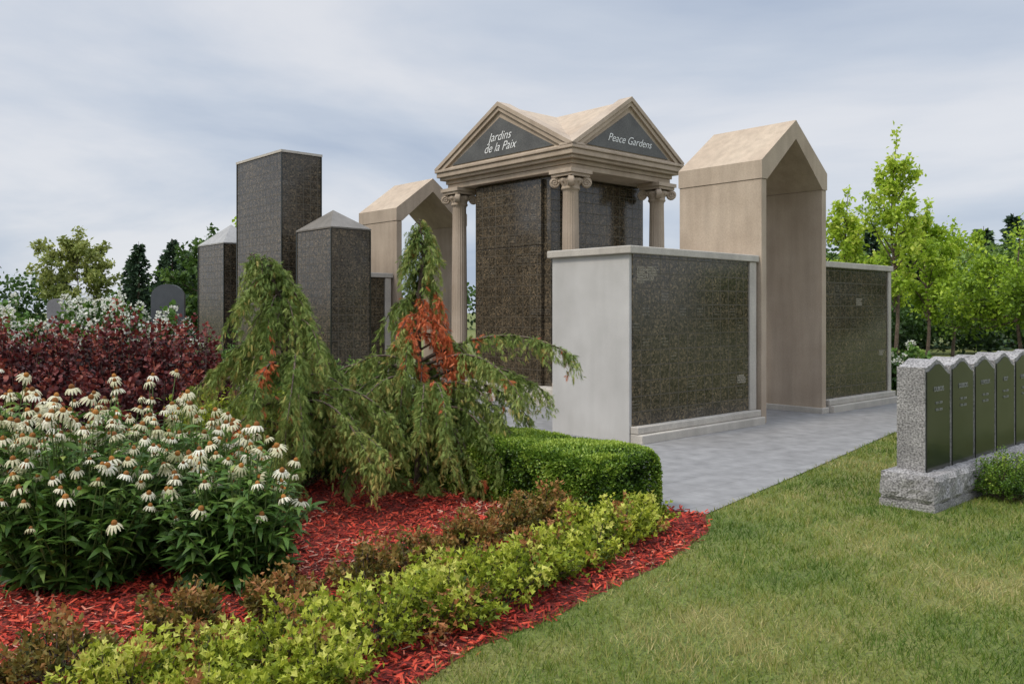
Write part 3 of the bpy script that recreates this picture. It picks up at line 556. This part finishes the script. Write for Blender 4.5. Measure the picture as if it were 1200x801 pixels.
# weeping cypress
def weeping(name,base,leader,nl,Lmax,spine,redz,extra=[],lowz=.12,topw=.1):
    s=Acc();base=np.array(base,float);ld=np.array(leader,float)+base
    m_=len(ld);tk=np.linspace(0,1,m_)
    def TP(t): return np.array([np.interp(t,tk,ld[:,i]) for i in range(3)])
    s.tube(np.array([TP(t) for t in np.linspace(0,1,14)]),np.linspace(.05,.006,14),7,1)
    limbs=[]
    for i in range(nl):
        t=lowz+(1-lowz)*(i/nl)**1.0;az=i*2.4+rng.normal(0,.5);Lr=(Lmax*(1-t)**1.25+topw)*rng.uniform(.55,1.3)
        limbs.append((TP(min(t,.99)),az,Lr,rng.uniform(.3,.8)*Lr,rng.uniform(.7,1.3)*Lr))
    for zt,az,Lr,up,dr in extra: limbs.append((TP(zt),az,Lr,up,dr))
    SP=[];SD=[];ST=[]
    for (p0,az,Lr,up,dr) in limbs:
        q=np.linspace(0,1,12);h=np.array([math.cos(az),math.sin(az),0])
        bend=rng.normal(0,.15)
        P=p0+h*(Lr*q)[:,None]+np.array([-h[1],h[0],0])*(bend*Lr*q*q)[:,None]+np.array([0,0,1.])*(up*q-dr*q**2.4*1.15)[:,None]
        P[:,2]=np.maximum(P[:,2],.10+.15*rng.random())
        s.tube(P,np.linspace(.013,.003,12)*(.6+Lr*.6),4,1)
        nb=int(spine*Lr)+4;sh_=rng.normal(0,.09)
        for j in range(nb):
            u=rng.random()**.75;u=.08+.92*u;k=min(int(u*11),10);fr_=u*11-k;o=P[k]*(1-fr_)+P[k+1]*fr_
            tang=unit(P[k+1]-P[k]);a2=rng.uniform(0,6.283);out=unit(tang*.6+np.array([math.cos(a2),math.sin(a2),0])*.5)
            bl=rng.uniform(.08,.32)*(1.2-.45*u)
            ww=np.linspace(0,1,9)
            B=o+out*(bl*.6*ww)[:,None]+np.array([0,0,-1.])*(bl*(.0*ww+.85*ww**2))[:,None]
            B[:,2]=np.maximum(B[:,2],.05)
            ns=14;ti=rng.random(ns);kk=np.minimum((ti*8).astype(int),7);f_=(ti*8-kk)[:,None]
            pp=B[kk]*(1-f_)+B[kk+1]*f_;dd=unit(B[kk+1]-B[kk])
            SP.append(pp+rng.normal(0,.010,pp.shape));SD.append(dd+rng.normal(0,.36,(ns,3)))
            x_,y_,z_=o-base
            isr=False
            for (rx,ry,rz,rr_,pr) in redz:
                if (x_-rx)**2+(y_-ry)**2*.3+((z_-rz)*.75)**2<rr_**2 and rng.random()<pr: isr=True
            tb=.45+sh_+.22*rng.random()-.2*(u<.3)
            if not isr and rng.random()<.008: isr=True
            ST.append(np.clip(rng.normal(.95,.03,ns),.9,1) if isr else np.clip(tb+ti*.2+rng.normal(0,.11,ns),0,.87))
    SP=np.concatenate(SP);SD=np.concatenate(SD);ST=np.concatenate(ST)
    s.scatter(SPRAY,SP,SD,rng.uniform(.04,.08,len(SP)),ST,0)
    s.build(name,[F_jun,bark])
low1=[(rng.uniform(.18,.42),-math.pi*i/9+rng.normal(0,.15),rng.uniform(.75,1.05),rng.uniform(.35,.6),rng.uniform(.6,.95)) for i in range(10)]
low2=[(rng.uniform(.15,.36),.3-(math.pi+.6)*i/15+rng.normal(0,.12),rng.uniform(.8,1.3),rng.uniform(.4,.8),rng.uniform(.6,.95)) for i in range(18)]
weeping('weeping_cypress_tree',(-1.9,7.4,0),[(0,0,0),(.04,0,.6),(-.02,0,1.2),(-.10,0,1.75),(-.18,-.02,2.02),(-.36,-.05,2.2)],46,.85,58,
  [(.05,-.5,.95,.08,.9),(-.12,-.5,1.3,.07,.9),(-.3,-.6,.75,.06,.8),(.35,-.5,1.0,.06,.9),(.2,-.6,.6,.06,.8)],
  [(.62,math.pi,.45,.42,.5),(.5,2.9,.55,.5,.75),(.3,-.1,1.0,.45,.8),(.4,-2,.5,.4,.9),(.2,-.6,1.1,.5,.5)]+low1)
weeping('weeping_cypress_tree',(-.92,8.4,0),[(0,0,0),(.03,0,.6),(.0,0,1.2),(.0,0,1.8),(.05,0,2.3),(.0,0,2.62)],56,.95,60,
  [(.14,-.2,1.62,.24,.9),(.2,-.3,1.25,.2,.85),(1.05,-.4,1.2,.07,.9),(.85,-.8,.75,.10,.9),(-.3,-.6,1.0,.06,.9),(.5,-.5,1.35,.06,.9),(1.3,-.3,1.15,.06,.9)],
  [(.40,-.15,1.55,.8,.62),(.38,-.5,1.35,.6,.7),(.36,.2,1.2,.6,.8),(.35,3.3,1.1,.6,.7),(.38,-2.6,1.0,.6,.8),(.2,-1.2,1.0,.5,.6),(.22,-.7,1.2,.6,.8),(.15,-.3,1.2,.6,.7)]+low2,.1,.07)
# ------------------------------------------------------------ trees
def broadleaf(name,x,y,h,r,lo,nlimb,nleaf,size,mat,seed=0,slender=.5,tr=.06,bright=0):
    s=Acc();C=np.array([x,y,0.])
    tp=np.array([(0,0,0),(.02*h,0,h*.3),(-.01*h,.01*h,h*.6),(.01*h,0,h*.97)])
    q=np.linspace(0,1,10);T=np.stack([np.interp(q,[0,.3,.6,1],tp[:,i]) for i in range(3)],1)
    s.tube(T+C,np.linspace(tr,tr*.12,10),8,1)
    tips=[(np.array([0,0,h*.8]),np.array([.01*h,0,h]))]*3
    for i in range(nlimb):
        z=lo+(h*.95-lo)*(i+.5)/nlimb;f_=(z-lo)/(h-lo);L_=r*(math.sin(math.pi*min(1,.2+.78*f_))**.7)*rng.uniform(.65,1.15)
        az=i*2.4+rng.normal(0,.4);h_=np.array([math.cos(az),math.sin(az),0]);p0=np.array([0,0,z*.86])
        e_=p0+h_*L_+np.array([0,0,L_*slender*rng.uniform(.6,1.6)]);m2=(p0+e_)/2+np.array([0,0,-.08*L_])
        s.tube(np.array([p0,m2,e_])+C,[tr*.35,tr*.22,tr*.07],5,1)
        for j in range(7):
            u=rng.uniform(.3,1);b_=p0*(1-u)+e_*u;d_=unit(h_+rng.normal(0,.8,3)+np.array([0,0,.5]));t_=b_+d_*L_*rng.uniform(.15,.45)
            s.tube(np.array([b_,(b_+t_)/2,t_])+C,[tr*.1,tr*.07,tr*.03],3,1)
            tips.append((b_,t_))
    n=len(tips);B=np.array([a for a,_ in tips]);E=np.array([b for _,b in tips])
    idx=rng.integers(0,n,nleaf);u=rng.random(nleaf)[:,None]**.6
    pos=B[idx]*(1-u)+E[idx]*u*1.0+rng.normal(0,.05*r+.03,(nleaf,3))
    br_=rng.normal(0,.15,n)[idx]
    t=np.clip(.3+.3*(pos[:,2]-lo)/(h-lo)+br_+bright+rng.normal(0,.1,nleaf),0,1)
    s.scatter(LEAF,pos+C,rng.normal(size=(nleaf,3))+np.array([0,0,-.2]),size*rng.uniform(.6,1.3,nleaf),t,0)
    return s.build(name,[mat,bark])
F_tree=foliage('tree_leaf',[(0,(.02,.045,.010)),(.5,(.055,.11,.02)),(.8,(.11,.19,.035)),(1,(.2,.3,.06))],.5,.3)
F_ltree=foliage('bright_tree_leaf',[(0,(.09,.16,.012)),(.4,(.28,.42,.03)),(.8,(.48,.60,.06)),(1,(.60,.66,.12))],.5,.4)
F_ytree=foliage('yellow_green_leaf',[(0,(.08,.11,.02)),(.5,(.22,.26,.06)),(1,(.40,.42,.13))],.5,.3)
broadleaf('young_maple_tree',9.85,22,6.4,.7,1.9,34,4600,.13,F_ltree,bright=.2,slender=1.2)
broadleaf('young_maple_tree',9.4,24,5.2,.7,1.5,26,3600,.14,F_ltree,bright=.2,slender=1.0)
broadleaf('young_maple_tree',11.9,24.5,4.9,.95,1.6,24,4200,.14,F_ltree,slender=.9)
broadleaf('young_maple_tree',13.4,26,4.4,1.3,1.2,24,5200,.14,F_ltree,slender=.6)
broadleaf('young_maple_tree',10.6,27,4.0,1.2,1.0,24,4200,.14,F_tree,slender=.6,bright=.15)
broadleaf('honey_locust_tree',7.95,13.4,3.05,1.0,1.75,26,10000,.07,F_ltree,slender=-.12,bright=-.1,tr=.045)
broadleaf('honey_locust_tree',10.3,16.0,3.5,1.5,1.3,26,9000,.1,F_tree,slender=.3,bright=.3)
broadleaf('linden_tree',-9.6,34,6.4,1.7,1.6,26,7000,.2,F_ltree,bright=-.1)
broadleaf('linden_tree',-9.2,26,4.2,1.2,1.0,24,5000,.16,F_tree,bright=.1)
broadleaf('yellow_birch_tree',-28,55,7.1,2.2,1.3,26,6500,.28,F_ytree,bright=.15)
F_spr=foliage('spruce_needles',[(0,(.014,.03,.016)),(.5,(.036,.07,.035)),(1,(.075,.125,.055))],.7,.1)
def spruce(x,y,h,name='spruce_tree',acc=None,nper=34,size=.34):
    s=acc or Acc();C=np.array([x,y,0.]);s.tube(np.array([(0,0,0),(0,0,h*.5),(0,0,h)])+C,[.14,.08,.01],6,1)
    tiers=int(h*4.2);P=[];D=[];T=[]
    for i in range(tiers):
        f_=i/tiers;z=.25+(h-.3)*f_;R=(h*.24)*(1-f_)**.85+.08
        for j in range(9):
            az=rng.uniform(0,6.283);Lr=R*rng.uniform(.6,1.25);u=rng.random(nper//3)[:,None];hd=np.array([math.cos(az),math.sin(az),0])
            p=np.array([0,0,z])+hd*Lr*u+np.array([0,0,1])*(-.25*Lr*u+.12*Lr*u*u)
            P.append(p+C);D.append(np.tile(hd+np.array([0,0,-.2]),(len(p),1))+rng.normal(0,.5,(len(p),3)));T.append(np.clip(.2+.5*u[:,0]+rng.normal(0,.15,len(p)),0,1))
    P=np.concatenate(P);D=np.concatenate(D);T=np.concatenate(T)
    s.scatter(LEAF,P,D,size*rng.uniform(.5,1.1,len(P)),T,0)
    if acc is None: return s.build(name,[F_spr,bark])
for (x,y,h) in [(-30.5,58,4.6),(-25.9,58,5.4),(-24.5,56,6.3),(-23.2,57,5.6),(-21.9,55,6.4),(-20.6,54,5.6),(-19.2,52,5.2),(-18,53,5.0),(16,38,5.6),(18.4,39,6.2),(21,38,5.5),(23.5,40,6.3),(26,40,5.6),(13.6,38,5.2)]:
    spruce(x,y,h)
s=Acc();NP=[];ND=[];NT=[]
def clump(x,y,h,r,n):
    th=rng.uniform(0,6.283,n);c_=rng.uniform(-1,1,n);sn=np.sqrt(1-c_*c_);rr=rng.uniform(.55,1.05,n)*(1+.18*np.sin(3*th+x)+.15*np.sin(5*c_+y))
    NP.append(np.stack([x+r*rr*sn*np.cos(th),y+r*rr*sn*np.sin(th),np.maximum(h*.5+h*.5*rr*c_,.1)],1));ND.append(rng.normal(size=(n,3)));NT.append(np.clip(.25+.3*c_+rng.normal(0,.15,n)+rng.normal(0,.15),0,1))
for x in np.arange(-95,120,2.6):
    y=72+rng.uniform(-4,6);
    if -40<x<10: y+=8
    clump(x+rng.uniform(-1,1),y,rng.uniform(3.2,5.2) if x<10 else rng.uniform(5,7.5),rng.uniform(1.8,2.8),420)
for x in np.arange(13,44,1.5): clump(x,43+rng.uniform(-2,3),rng.uniform(3.6,5.4),rng.uniform(1.2,1.9),900)
for x in np.arange(12.5,24,1.1): clump(x,32+rng.uniform(-1,1.5)+(x-10)*.2,rng.uniform(2.0,3.9),rng.uniform(.8,1.2),900)
NP=np.concatenate(NP);ND=np.concatenate(ND);NT=np.concatenate(NT)
s.scatter(ROUND,NP,ND,rng.uniform(.2,.4,len(NP))*np.clip(NP[:,1]/60,.5,1.3),NT,0)
s.build('distant_trees',[F_tree])
for (x,y,r,h) in [(-14,24,1.2,1.7),(-16,25,1.2,1.6),(-12.5,25,1,1.5),(-18,27,1.4,1.8)]:
    shrub('low_green_shrub',(x,y,0),r,h,100,36,LEAF,.12,F_green,bark,jit=.06)
